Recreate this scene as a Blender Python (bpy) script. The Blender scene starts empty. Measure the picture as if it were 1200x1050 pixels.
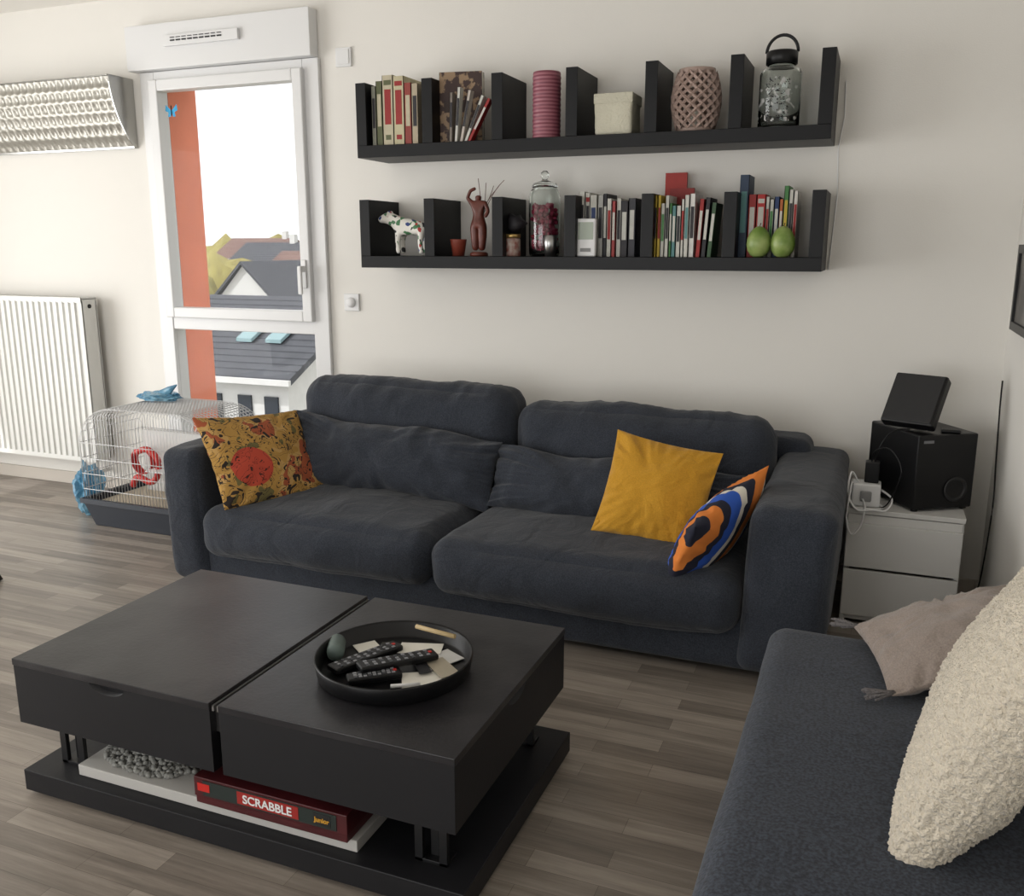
import bpy, bmesh, math, random
from mathutils import Vector, Matrix, noise
random.seed(7)
S=bpy.context.scene
COL=bpy.context.collection
def lin(c):
    return tuple(((v/255)/12.92 if v/255<=.04045 else ((v/255+.055)/1.055)**2.4) for v in c)+(1,)
# ---------------------------------------------------------------- materials
def mat(name,c,rough=.5,metal=0,bump=0,bscale=50,var=0,vscale=5,trans=0,sheen=0,coat=0,alpha=1,stretch=None,ior=1.45,c2=None,pos=(.35,.65),spec=.5):
    m=bpy.data.materials.new(name);m.use_nodes=True;nt=m.node_tree;b=nt.nodes['Principled BSDF']
    col=lin(c);b.inputs['Base Color'].default_value=col
    b.inputs['Roughness'].default_value=rough;b.inputs['Metallic'].default_value=metal;b.inputs['Specular IOR Level'].default_value=spec
    b.inputs['Transmission Weight'].default_value=trans;b.inputs['Sheen Weight'].default_value=sheen
    b.inputs['Coat Weight'].default_value=coat;b.inputs['Alpha'].default_value=alpha;b.inputs['IOR'].default_value=ior
    tc=nt.nodes.new('ShaderNodeTexCoord');mp=nt.nodes.new('ShaderNodeMapping');nt.links.new(tc.outputs['Object'],mp.inputs[0])
    if stretch: mp.inputs['Scale'].default_value=stretch
    n=nt.nodes.new('ShaderNodeTexNoise');n.inputs['Scale'].default_value=vscale;n.inputs['Detail'].default_value=6
    nt.links.new(mp.outputs[0],n.inputs['Vector'])
    if var or c2:
        r=nt.nodes.new('ShaderNodeValToRGB')
        a=lin(c2) if c2 else tuple(x*(1-var) for x in col[:3])+(1,)
        r.color_ramp.elements[0].color=a;r.color_ramp.elements[1].color=col if c2 else tuple(min(1,x*(1+var)) for x in col[:3])+(1,)
        r.color_ramp.elements[0].position=pos[0];r.color_ramp.elements[1].position=pos[1]
        nt.links.new(n.outputs['Fac'],r.inputs[0]);nt.links.new(r.outputs[0],b.inputs['Base Color'])
    if bump:
        n2=nt.nodes.new('ShaderNodeTexNoise');n2.inputs['Scale'].default_value=bscale;n2.inputs['Detail'].default_value=3
        nt.links.new(mp.outputs[0],n2.inputs['Vector'])
        bp=nt.nodes.new('ShaderNodeBump');bp.inputs['Strength'].default_value=bump;bp.inputs['Distance'].default_value=.01
        nt.links.new(n2.outputs['Fac'],bp.inputs['Height']);nt.links.new(bp.outputs[0],b.inputs['Normal'])
    return m
def fabric(name,c,wr=.35,k=.3,sheen=.2,big=0,ws=260):
    m=bpy.data.materials.new(name);m.use_nodes=True;nt=m.node_tree;N=nt.nodes;L=nt.links;b=N['Principled BSDF']
    b.inputs['Roughness'].default_value=.95;b.inputs['Sheen Weight'].default_value=sheen;b.inputs['Specular IOR Level'].default_value=.15
    tc=N.new('ShaderNodeTexCoord')
    w=N.new('ShaderNodeTexNoise');w.inputs['Scale'].default_value=ws;w.inputs['Detail'].default_value=2;L.new(tc.outputs['Object'],w.inputs['Vector'])
    r=N.new('ShaderNodeValToRGB');col=lin(c)
    r.color_ramp.elements[0].position=.35;r.color_ramp.elements[1].position=.68
    r.color_ramp.elements[0].color=tuple(x*(1-k) for x in col[:3])+(1,);r.color_ramp.elements[1].color=tuple(x*(1+k) for x in col[:3])+(1,)
    L.new(w.outputs['Fac'],r.inputs[0]);
    n=N.new('ShaderNodeTexNoise');n.inputs['Scale'].default_value=7;n.inputs['Detail'].default_value=5;n.inputs['Distortion'].default_value=1.2;L.new(tc.outputs['Object'],n.inputs['Vector'])
    if big:
        r2=N.new('ShaderNodeValToRGB');r2.color_ramp.elements[0].position=.3;r2.color_ramp.elements[1].position=.7
        r2.color_ramp.elements[0].color=(1-big,)*3+(1,);r2.color_ramp.elements[1].color=(1,1,1,1);L.new(n.outputs['Fac'],r2.inputs[0])
        mm=N.new('ShaderNodeMixRGB');mm.blend_type='MULTIPLY';mm.inputs[0].default_value=1;L.new(r.outputs[0],mm.inputs[1]);L.new(r2.outputs[0],mm.inputs[2]);L.new(mm.outputs[0],b.inputs['Base Color'])
    else: L.new(r.outputs[0],b.inputs['Base Color'])
    b1=N.new('ShaderNodeBump');b1.inputs['Strength'].default_value=wr;b1.inputs['Distance'].default_value=.05;L.new(n.outputs['Fac'],b1.inputs['Height'])
    b2=N.new('ShaderNodeBump');b2.inputs['Strength'].default_value=.3;b2.inputs['Distance'].default_value=.003;L.new(w.outputs['Fac'],b2.inputs['Height']);L.new(b1.outputs[0],b2.inputs['Normal'])
    L.new(b2.outputs[0],b.inputs['Normal'])
    return m
M={}
M['wall']=mat('wall_paint',(224,221,215),.85,bump=.08,bscale=180)
M['ceil']=mat('ceiling_paint',(235,232,226),.9,bump=.05,bscale=150)
M['white']=mat('white_plastic',(220,220,220),.35,bump=.01)
M['whitem']=mat('white_enamel',(216,216,212),.35,bump=.01)
M['mdf']=mat('white_melamine',(206,205,202),.45,bump=.02,bscale=200)
M['black']=mat('black_shelf_foil',(9,10,13),.45,var=.15,vscale=8,bump=.03,bscale=120,spec=.3)
M['blackp']=mat('black_plastic',(12,12,14),.4,bump=.02,bscale=300,spec=.4)
M['blackm']=mat('black_metal',(18,18,20),.45,bump=.02)
M['chrome']=mat('chrome',(185,185,183),.22,metal=1,bump=.02)
M['steel']=mat('brushed_steel',(170,170,170),.3,metal=1,bump=.05,stretch=(1,40,1))
M['alu']=mat('pearl_reflector',(160,157,149),.35,metal=.55,bump=.1,bscale=60)
M['sofa']=fabric('sofa_fabric',(52,56,64),.26,.28,.14,.16)
M['ott']=fabric('ottoman_fabric',(50,55,65),.08,.45,.14,0,170)
M['yellow']=fabric('mustard_fabric',(188,139,45),.35,.1)
M['pink']=fabric('taupe_fabric',(140,128,120),.4,.12)
M['tassel']=mat('tassel_yarn',(104,100,100),.95,bump=.8,bscale=200)
M['tabletop']=mat('table_top_slate',(50,49,51),.33,c2=(31,30,33),vscale=4.5,bump=.05,bscale=90,pos=(.42,.6),spec=.45)
M['tablebody']=mat('table_body_anthracite',(24,24,27),.48,var=.08,vscale=4,bump=.03,bscale=90,spec=.35)
M['glass']=mat('clear_glass',(245,250,248),.02,trans=1)
M['paper']=mat('paper',(225,222,212),.8,bump=.05)
M['orange_ext']=mat('terracotta_render',(238,146,118),.85,var=.04,bump=.15,bscale=60)
M['extw']=mat('white_render',(215,213,210),.9,var=.03)
M['roof']=mat('slate_roof',(86,87,91),.85,var=.1,vscale=3)
M['roof2']=mat('clay_roof',(128,104,96),.85,var=.1,vscale=3)
M['winx']=mat('dark_pane',(40,46,54),.15)
M['grass']=mat('ground_grass',(130,128,100),.95,var=.2,vscale=.3)
M['tree']=mat('foliage',(156,146,92),.95,var=.2,vscale=2,bump=.6,bscale=4)
M['bluebag']=mat('blue_plastic_bag',(150,198,218),.25,trans=.5,bump=.6,bscale=40,c2=(84,156,196),vscale=10)
M['redp']=mat('red_plastic',(190,40,34),.35)
M['cagebase']=mat('cage_base_plastic',(46,50,58),.4)
M['wire']=mat('white_wire',(205,205,205),.4,bump=.01)
M['skirt']=mat('baseboard_paint',(196,188,178),.6)
def floor_mat():
    m=bpy.data.materials.new('laminate_floor');m.use_nodes=True;nt=m.node_tree;N=nt.nodes;L=nt.links;b=N['Principled BSDF']
    tc=N.new('ShaderNodeTexCoord')
    br=N.new('ShaderNodeTexBrick');br.inputs['Scale'].default_value=1;br.inputs['Brick Width'].default_value=.48;br.inputs['Row Height'].default_value=.066
    br.inputs['Mortar Size'].default_value=.0007;br.inputs['Mortar Smooth'].default_value=.3;br.offset=.37;br.offset_frequency=2
    br.inputs['Color1'].default_value=(0,0,0,1);br.inputs['Color2'].default_value=(1,1,1,1);br.inputs['Mortar'].default_value=(.2,.2,.2,1)
    L.new(tc.outputs['Object'],br.inputs['Vector'])
    mp=N.new('ShaderNodeMapping');mp.inputs['Scale'].default_value=(2.2,38,1);L.new(tc.outputs['Object'],mp.inputs[0])
    n=N.new('ShaderNodeTexNoise');n.inputs['Scale'].default_value=1;n.inputs['Detail'].default_value=6;n.inputs['Roughness'].default_value=.7;L.new(mp.outputs[0],n.inputs['Vector'])
    mx=N.new('ShaderNodeMath');mx.operation='MULTIPLY_ADD';mx.inputs[1].default_value=.28;L.new(br.outputs['Color'],mx.inputs[0])
    m2=N.new('ShaderNodeMath');m2.operation='MULTIPLY';m2.inputs[1].default_value=.78;L.new(n.outputs['Fac'],m2.inputs[0]);L.new(m2.outputs[0],mx.inputs[2])
    r=N.new('ShaderNodeValToRGB');e=r.color_ramp.elements
    e[0].position=.25;e[0].color=lin((98,91,84));e[1].position=.78;e[1].color=lin((168,158,147))
    k=e.new(.5);k.color=lin((132,123,114))
    L.new(mx.outputs[0],r.inputs[0])
    mm=N.new('ShaderNodeMixRGB');mm.blend_type='MULTIPLY';L.new(br.outputs['Fac'],mm.inputs[0]);L.new(r.outputs[0],mm.inputs[1]);mm.inputs[2].default_value=(.6,.57,.55,1)
    L.new(mm.outputs[0],b.inputs['Base Color'])
    b.inputs['Roughness'].default_value=.32
    bp=N.new('ShaderNodeBump');bp.inputs['Strength'].default_value=.12;bp.inputs['Distance'].default_value=.003;L.new(n.outputs['Fac'],bp.inputs['Height']);L.new(bp.outputs[0],b.inputs['Normal'])
    return m
M['floor']=floor_mat()
def window_glass():
    m=bpy.data.materials.new('window_glass');m.use_nodes=True;nt=m.node_tree;nt.nodes.clear()
    o=nt.nodes.new('ShaderNodeOutputMaterial');mx=nt.nodes.new('ShaderNodeMixShader');t=nt.nodes.new('ShaderNodeBsdfTransparent');g=nt.nodes.new('ShaderNodeBsdfGlossy')
    g.inputs['Roughness'].default_value=.02;mx.inputs[0].default_value=.004
    nt.links.new(t.outputs[0],mx.inputs[1]);nt.links.new(g.outputs[0],mx.inputs[2]);nt.links.new(mx.outputs[0],o.inputs[0]);return m
M['wglass']=window_glass()
# ---------------------------------------------------------------- geometry helpers
def root(name,loc=(0,0,0)):
    e=bpy.data.objects.new(name,None);e.location=loc;e.empty_display_size=.1;COL.objects.link(e);return e
def link(ob,parent=None):
    COL.objects.link(ob)
    if parent:
        bpy.context.view_layer.update()
        ob.parent=parent;ob.matrix_parent_inverse=Matrix.Translation(parent.location).inverted()
    return ob
class MB:
    def __init__(s): s.v=[];s.f=[];s.mi=[];s.mats=[];s.sm=[]
    def m(s,mt):
        if mt not in s.mats: s.mats.append(mt)
        return s.mats.index(mt)
    def box(s,x0,x1,y0,y1,z0,z1,mt,T=None):
        o=len(s.v);P=[Vector((x,y,z)) for x in(x0,x1) for y in(y0,y1) for z in(z0,z1)]
        if T: P=[T@p for p in P]
        s.v+=P
        for q in((0,1,3,2),(4,6,7,5),(0,4,5,1),(2,3,7,6),(0,2,6,4),(1,5,7,3)):
            s.f.append([o+i for i in q]);s.mi.append(s.m(mt));s.sm.append(False)
        return s
    def lathe(s,prof,mt,c=(0,0,0),n=32,T=None,closed=False):
        o=len(s.v);c=Vector(c);k=len(prof)
        for r,z in prof:
            for i in range(n):
                a=2*math.pi*i/n;p=Vector((r*math.cos(a),r*math.sin(a),z))
                if T: p=T@p
                s.v.append(p+c)
        for j in range(k-1):
            for i in range(n):
                a=o+j*n+i;b=o+j*n+(i+1)%n
                s.f.append([a,b,b+n,a+n]);s.mi.append(s.m(mt));s.sm.append(True)
        for j in(0,k-1):
            if prof[j][0]>1e-5 and not closed:
                q=[o+j*n+i for i in range(n)];s.f.append(q[::-1] if j==0 else q);s.mi.append(s.m(mt));s.sm.append(False)
        return s
    def cyl(s,c,r,h,mt,n=24,T=None): return s.lathe([(r,0),(r,h)],mt,c,n,T)
    def tube(s,pts,r,mt,n=6,close=False):
        pts=[Vector(p) for p in pts];o=len(s.v);K=len(pts)
        rr=r if isinstance(r,(list,tuple)) else [r]*K
        for i,p in enumerate(pts):
            if close: d=pts[(i+1)%K]-pts[i-1]
            else: d=pts[min(i+1,K-1)]-pts[max(i-1,0)]
            d.normalize();u=d.cross(Vector((0,0,1)))
            if u.length<.05: u=d.cross(Vector((0,1,0)))
            u.normalize();w=d.cross(u)
            for j in range(n):
                a=2*math.pi*j/n;s.v.append(p+(u*math.cos(a)+w*math.sin(a))*rr[i])
        for i in range(K if close else K-1):
            for j in range(n):
                a=o+i*n+j;b=o+i*n+(j+1)%n;i2=(i+1)%K
                s.f.append([a,b,o+i2*n+(j+1)%n,o+i2*n+j]);s.mi.append(s.m(mt));s.sm.append(True)
        if not close:
            s.f.append([o+j for j in range(n)][::-1]);s.mi.append(s.m(mt));s.sm.append(False)
            s.f.append([o+(K-1)*n+j for j in range(n)]);s.mi.append(s.m(mt));s.sm.append(False)
        return s
    def spline(s,pts,r,mt,n=6,k=6):
        P=[Vector(p) for p in pts];P=[P[0]]+P+[P[-1]];out=[]
        for i in range(1,len(P)-2):
            for q in range(k):
                t=q/k;a,b,c,d=P[i-1:i+3];out.append(.5*((2*b)+(c-a)*t+(2*a-5*b+4*c-d)*t*t+(3*b-a-3*c+d)*t**3))
        out.append(P[-2]);return s.tube(out,r,mt,n)
    def poly(s,pts,mt,sm=False):
        o=len(s.v);s.v+=[Vector(p) for p in pts];s.f.append(list(range(o,o+len(pts))));s.mi.append(s.m(mt));s.sm.append(sm);return s
    def prism(s,pts,d,mt):
        d=Vector(d);a=[Vector(p) for p in pts];b=[p+d for p in a];n=len(a)
        s.poly(a,mt);s.poly(b[::-1],mt)
        for i in range(n): s.poly([a[i],b[i],b[(i+1)%n],a[(i+1)%n]],mt)
        return s
    def ico(s,c,r,mt,sub=2,amp=0,sc=(1,1,1),fr=5,ridge=False):
        bm=bmesh.new();bmesh.ops.create_icosphere(bm,subdivisions=sub,radius=1);o=len(s.v);c=Vector(c);off=Vector((random.random()*50,0,0))
        for v in bm.verts:
            k=1+amp*noise.noise(v.co*fr*.5+off)
            if ridge:
                d=noise.voronoi(v.co*2.3+off)[0];k+=.28*(d[1]-d[0])-.1+.12*noise.noise(v.co*7+off)
            s.v.append(c+Vector((v.co.x*sc[0],v.co.y*sc[1],v.co.z*sc[2]))*r*k)
        for f in bm.faces: s.f.append([o+v.index for v in f.verts]);s.mi.append(s.m(mt));s.sm.append(not ridge)
        bm.free();return s
    def done(s,name,parent=None,bevel=0,fix=True,seg=2):
        me=bpy.data.meshes.new(name);me.from_pydata([tuple(v) for v in s.v],[],s.f)
        for m_ in s.mats: me.materials.append(m_)
        for p,i,q in zip(me.polygons,s.mi,s.sm): p.material_index=i;p.use_smooth=q
        if fix:
            bm=bmesh.new();bm.from_mesh(me);bmesh.ops.recalc_face_normals(bm,faces=bm.faces);bm.to_mesh(me);bm.free()
        ob=bpy.data.objects.new(name,me);link(ob,parent)
        if bevel:
            b=ob.modifiers.new('bevel','BEVEL');b.width=bevel;b.segments=seg;b.limit_method='ANGLE'
        return ob
def box(name,x0,x1,y0,y1,z0,z1,mt,parent=None,bevel=0): return MB().box(x0,x1,y0,y1,z0,z1,mt).done(name,parent,bevel)
def rbox(name,x0,x1,y0,y1,z0,z1,r,mt,parent=None,bulge=(0,0,0),amp=0,fr=4,cuts=34,tilt=0,fn=None,rot=None,pucker=0):
    bm=bmesh.new();bmesh.ops.create_cube(bm,size=2);bmesh.ops.subdivide_edges(bm,edges=bm.edges[:],cuts=cuts,use_grid_fill=True)
    h=Vector((x1-x0,y1-y0,z1-z0))/2;c=Vector((x0+x1,y0+y1,z0+z1))/2;seed=Vector((c.x*3,c.y*5,c.z*7))
    for v in bm.verts:
        if pucker: q=Vector((.45*v.co.x+.55*math.sin(v.co.x*math.pi/2),)+tuple(math.sin(t*math.pi/2) for t in v.co[1:]))
        else: q=Vector([math.sin(t*math.pi/2) for t in v.co])
        p=Vector([q[i]*h[i] for i in range(3)])
        inn=Vector([max(-(h[i]-r),min(h[i]-r,p[i])) for i in range(3)])
        d=p-inn
        if d.length>1e-9: d.normalize()
        o=inn+d*r
        for i in range(3):
            j,k=(i+1)%3,(i+2)%3
            o[i]+=math.copysign(1,q[i])*abs(q[i])*bulge[i]*(1-q[j]**2)*(1-q[k]**2)
        if amp: o+=d*amp*(noise.fractal(o*fr+seed,1,2,3)+.3*noise.noise(o*fr*3+seed))
        if pucker:
            e=max(0,abs(q.z)-.55)/.45
            o+=d*pucker*(noise.noise(Vector((o.x*24,o.z*5,o.y*3))+seed)+.5*noise.noise(Vector((o.x*50,o.z*6,0))+seed))*e*(1.3-e)*2
        if fn: o=fn(o,q)
        v.co=o
    me=bpy.data.meshes.new(name);bm.to_mesh(me);bm.free();me.materials.append(mt)
    for p in me.polygons:p.use_smooth=True
    ob=bpy.data.objects.new(name,me);ob.location=c
    if rot: ob.rotation_euler=rot
    elif tilt: ob.rotation_euler=(tilt,0,0)
    return link(ob,parent)
def basis(c,ex,ey,roll=0):
    ex=Vector(ex).normalized();ey=Vector(ey);ez=ex.cross(ey).normalized();ey=ez.cross(ex)
    m=Matrix((ex,ey,ez)).transposed().to_4x4();m.translation=Vector(c);return m
def pillow(name,w,h,t,mt,mtx,n=44,amp=.006,fr=7,pinch=.06,parent=None,fn=None,pw=.42,fluff=0,fs=75,crease=0):
    me=bpy.data.meshes.new(name);V=[];Fc=[];seed=Vector((w*31,h*17,t*91))
    idx={}
    for s in(1,-1):
        for i in range(n+1):
            for j in range(n+1):
                u=math.sin((2*i/n-1)*math.pi/2);v=math.sin((2*j/n-1)*math.pi/2)
                if s==-1 and (i in(0,n) or j in(0,n)): idx[s,i,j]=idx[1,i,j];continue
                th=t/2*(max(0,(1-u*u)*(1-v*v)))**pw
                x=u*w/2*(1-pinch*(1-v*v));y=v*h/2*(1-pinch*(1-u*u))
                p=Vector((x,y,s*th))
                nn=noise.fractal(Vector((x,y,s*.3))*fr+seed,1,2,3)
                env=min(1,th/(t*.15)) if t else 0
                p.z+=s*amp*nn*env
                if crease:
                    rr=max(abs(u),abs(v));a=math.atan2(v,u)
                    p.z-=s*crease*env*max(0,rr-.35)*(abs(noise.noise(Vector((math.cos(a)*6,math.sin(a)*6,rr*1.2+s))+seed))*2)
                if fluff:
                    q=Vector((x,y,s*2+th))*fs
                    d=noise.voronoi(q)[0][0];k=fluff*(.8-d)
                    nrm=Vector((x/(w/2)*(abs(u)**3),y/(h/2)*(abs(v)**3),s*(.2+th/(t/2)))).normalized()
                    p+=nrm*k
                if fn: p=fn(p,u,v)
                idx[s,i,j]=len(V);V.append(tuple(p))
        for i in range(n):
            for j in range(n):
                q=[idx[s,i,j],idx[s,i+1,j],idx[s,i+1,j+1],idx[s,i,j+1]]
                Fc.append(q if s==1 else q[::-1])
    me.from_pydata(V,[],Fc);me.materials.append(mt)
    for p in me.polygons:p.use_smooth=True
    ob=bpy.data.objects.new(name,me);ob.matrix_world=mtx
    COL.objects.link(ob)
    if parent is not None:
        ob.parent=parent;ob.matrix_parent_inverse=Matrix.Translation(parent.location).inverted()
    return ob
def skin(name,verts,edges,rad,mt,parent=None,sub=2):
    me=bpy.data.meshes.new(name);me.from_pydata(verts,edges,[]);ob=bpy.data.objects.new(name,me);link(ob,parent)
    ob.modifiers.new('skin','SKIN')
    sv=me.skin_vertices[0].data
    for i,r in enumerate(rad): sv[i].radius=(r,r)
    sv[0].use_root=True
    s=ob.modifiers.new('sub','SUBSURF');s.levels=sub;s.render_levels=sub
    me.materials.append(mt)
    for m_ in ob.modifiers:
        if m_.type=='SKIN': m_.use_smooth_shade=True
    return ob
# ---------------------------------------------------------------- room shell
WX0,WX1=-3.62,-2.62;WZ0,WZ1=.08,2.27;Y=3.95
XL,XR,YB,ZC=-5.7,.466,-2.6,2.66
b=MB();w=M['wall']
b.box(XL-.2,WX0,Y,4.24,0,ZC,w);b.box(WX1,XR+.2,Y,4.24,0,ZC,w);b.box(WX0,WX1,Y,4.24,WZ1,ZC,w);b.box(WX0,WX1,Y,4.24,0,WZ0,w)
b.done('wall_back')
box('wall_right',XR,XR+.2,YB-.2,Y,0,ZC,w)
b=MB();b.box(XL-.2,XL,YB-.2,-.8,0,ZC,w);b.box(XL-.2,XL,2.9,Y,0,ZC,w);b.box(XL-.2,XL,-.8,2.9,2.25,ZC,w);b.done('wall_left')
b=MB();b.box(XL,-4.6,YB-.2,YB,0,ZC,w);b.box(-.4,XR,YB-.2,YB,0,ZC,w);b.box(-4.6,-.4,YB-.2,YB,2.25,ZC,w);b.done('wall_front')
box('floor',XL-.2,XR+.2,YB-.2,Y+.05,-.12,0,M['floor'])
box('ceiling',XL-.2,XR+.2,YB-.2,4.24,ZC,ZC+.15,M['ceil'])
b=MB();b.box(XL,WX0-.05,Y-.014,Y,0,.075,M['skirt']);b.box(WX1+.05,XR,Y-.014,Y,0,.075,M['skirt']);b.done('baseboard_back',bevel=.003)
box('baseboard_right',XR-.014,XR,-1,Y-.014,0,.075,M['skirt'],bevel=.003)
# ---- window
r=root('window_1',(-3.12,3.98,0))
b=MB();W=M['white']
b.box(-3.665,WX0+.045,3.925,3.949,0.0,2.284,W);b.box(WX1-.045,-2.575,3.925,3.949,0.0,2.284,W);b.box(WX0+.045,WX1-.045,3.925,3.949,2.225,2.284,W)
b.box(WX0,WX0+.045,3.949,4.02,0.08,2.27,W);b.box(WX1-.045,WX1,3.949,4.02,0.08,2.27,W)
b.box(WX0,WX1,3.949,4.02,2.225,2.27,W);b.box(WX0+.045,WX1-.045,3.925,4.02,.03,.12,W);b.box(WX0+.045,WX1-.045,3.93,4.02,.965,1.045,W)
b.done('outer_frame',r,.004)
b=MB()
x0,x1,z0,z1=-3.59,-2.655,1.03,2.24
t=.055
b.box(x0,x0+t,3.895,3.97,z0,z1,W);b.box(x1-t,x1,3.895,3.97,z0,z1,W);b.box(x0+t,x1-t,3.895,3.97,z0,z0+t,W);b.box(x0+t,x1-t,3.895,3.97,z1-t,z1,W)
b.done('sash',r,.006)
b=MB()
b.box(-2.70,-2.672,3.885,3.895,1.20,1.34,W);b.box(-2.697,-2.675,3.85,3.885,1.28,1.31,W);b.box(-2.697,-2.675,3.845,3.862,1.17,1.31,W)
b.done('handle',r,.004)
b=MB();b.box(-3.54,-2.705,3.93,3.936,1.08,2.19,M['wglass']);b.box(-3.58,-2.66,3.97,3.976,.11,.97,M['wglass']);b.done('panes',r)
box('exterior_reveal',-3.615,-3.575,4.02,4.235,.02,2.27,M['orange_ext'],r)
r=root('shutter_box',(-3.15,3.9,2.39))
box('casing',-3.70,-2.585,3.88,3.949,2.286,2.50,W,r,.004)
b=MB();b.box(-3.44,-2.98,3.86,3.88,2.385,2.435,W);
for i in range(9): b.box(-3.39+i*.036,-3.39+i*.036+.028,3.856,3.861,2.405,2.412,M['blackp'])
for i in range(9): b.box(-3.39+i*.036,-3.39+i*.036+.028,3.856,3.861,2.42,2.424,M['blackp'])
b.done('air_vent',r,.002)
mb=mat('butterfly_blue',(30,150,200),.4)
b=MB()
for sx in(-1,1):
    c=Vector((-3.475,3.927,2.09))
    b.poly([c,c+Vector((sx*.035,0,.03)),c+Vector((sx*.04,0,.0)),c+Vector((sx*.02,0,-.008))],mb)
    b.poly([c,c+Vector((sx*.02,0,-.008)),c+Vector((sx*.025,0,-.03)),c+Vector((sx*.008,0,-.03))],mb)
b.tube([(-3.475,3.926,2.065),(-3.475,3.926,2.115)],.003,M['blackp'])
b.done('butterfly_sticker')
b=MB();b.box(-2.485,-2.40,3.938,3.95,2.235,2.32,W);b.box(-2.475,-2.41,3.934,3.939,2.245,2.31,W);b.done('light_switch',bevel=.004)
b=MB();b.box(-2.49,-2.405,3.938,3.95,1.09,1.175,W);b.lathe([(.026,0),(.024,.012),(.012,.02),(0,.02)],W,(-2.448,3.938,1.132),24,Matrix.Rotation(math.pi/2,4,'X'));b.done('thermostat_dial',bevel=.003)
# ---------------------------------------------------------------- exterior
box('ground',-160,60,4.6,260,-9.2,-9,M['grass'])
def house(x0,x1,y0,y1,zb,ze,zr,axis,win=(),rm=None,chim=False):
    r=root('house',((x0+x1)/2,(y0+y1)/2,zb));b=MB();wm=M['extw'];rm=rm or M['roof'];b.box(x0,x1,y0,y1,zb,ze,wm)
    if axis=='x':
        ym=(y0+y1)/2
        for x in(x0,x1): b.poly([(x,y0,ze),(x,y1,ze),(x,ym,zr)],wm)
        o=.25
        for ye in(y0-o,y1+o): b.prism([(x0-o,ye,ze-.1),(x0-o,ym,zr),(x0-o,ym,zr+.12),(x0-o,ye,ze+.05)],(x1-x0+2*o,0,0),rm)
        for k in range(1,14):
            t=k/14;b.box(x0-o,x1+o,y0-o+(ym-y0+o)*t,y0-o+(ym-y0+o)*t+.03,ze+.05+(zr+.07-ze)*t,ze+.05+(zr+.07-ze)*t+.03,rm)
        b.box(x0-o-.01,x1+o+.01,y0-o-.08,y0-o,ze-.1,ze+.02,wm)
        if chim: b.box(x1-1.6,x1-1.0,ym-.3,ym+.3,zr-.3,zr+.9,wm)
    else:
        xm=(x0+x1)/2
        for y in(y0,y1): b.poly([(x0,y,ze),(x1,y,ze),(xm,y,zr)],wm)
        o=.2
        for xe in(x0-o,x1+o): b.prism([(xe,y0-o,ze-.1),(xm,y0-o,zr),(xm,y0-o,zr+.12),(xe,y0-o,ze+.05)],(0,y1-y0+2*o,0),rm)
    b.done('walls_and_roof',r,fix=False)
    if win:
        b=MB()
        for (a,c,d,e) in win: b.box(a,c,y0-.05,y0+.02,d,e,M['winx'])
        b.done('panes',r)
    return r
ra=house(-17.5,-11.6,16,22,-9,-1.35,.1,'x',[(-13.7,-13.35,-2.35,-1.75),(-12.9,-12.55,-2.35,-1.75),(-12.2,-11.85,-2.35,-1.75)])
b=MB();msk=mat('skylight_glass',(140,166,168),.3)
for x in(-13.6,-12.8):
    b.prism([(x,16.9,-.70),(x+.42,16.9,-.70),(x+.42,17.7,-.33),(x,17.7,-.33)],(0,0,.08),msk)
b.done('skylights',ra)
house(-25.2,-21.9,30,44,-9,-.95,.75,'y',[(-24.2,-23.8,-1.8,-1.1)])
house(-13,-9,24,29,-9,-2.6,-1.2,'x',[(-12.4,-12.0,-3.6,-3.0)],M['roof2'])
house(-46,-38,60,68,-9,-1.2,1.0,'x',[(-44,-43,-3,-2)],M['roof2'],True)
house(-36,-31,50,56,-9,-.9,1.2,'y',[(-34,-33.2,-2.6,-1.6)])
house(-62,-55,76,84,-9,-.6,1.8,'x',[],M['roof'],True)
house(-75,-66,90,98,-9,.1,2.4,'x',[],M['roof2'],True)
for i in range(14):
    y=104+random.uniform(0,30);b=MB();b.ico((-y*(.66+.3*i/14),y,-6.2+random.uniform(-1,1)),6.5+random.random()*2,M['tree'],3,.5,fr=6);b.done('tree')
b=MB();b.ico((-28.2,31.5,-2.6),2.6,M['tree'],3,.5,fr=6);b.done('tree')
b=MB();b.ico((-35.5,44,-2.8),3.4,M['tree'],3,.5,fr=6);b.done('tree')
# ---------------------------------------------------------------- radiator
r=root('radiator',(-4.8,3.85,.2))
x0,x1,z0,z1=-5.45,-4.09,.2,1.13
b=MB()
n=int((x1-x0-.04)/.045);x=x0+.02
prof=[(0,0),(.006,-.001),(.011,-.011),(.034,-.011),(.039,-.001),(.045,0)]
xs=[]
for i in range(n):
    for q in prof[:-1]: xs.append((x+i*.045+q[0],3.80+q[1]))
xs.append((x+n*.045,3.80))
for (a,c),(a2,c2) in zip(xs,xs[1:]): b.poly([(a,c,z0+.02),(a2,c2,z0+.02),(a2,c2,z1-.025),(a,c,z1-.025)],M['whitem'])
b.box(x0,x1,3.80,3.805,z0,z1-.02,M['whitem']);b.box(x0,x1,3.895,3.90,z0,z1-.02,M['whitem'])
b.box(x0,x0+.006,3.795,3.905,z0,z1,M['whitem']);b.box(x1-.006,x1,3.795,3.905,z0,z1,M['whitem'])
b.box(x0,x1,3.792,3.80,z1-.03,z1,M['whitem']);b.box(x0,x1,3.795,3.905,z1-.012,z1-.008,M['cagebase'])
for i in range(80): b.box(x0+i*.017,x0+i*.017+.008,3.795,3.905,z1-.01,z1,M['whitem'])
b.box(x0,x1,3.79,3.80,z0-.005,z0+.02,M['whitem'])
b.done('panel',r)
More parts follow.
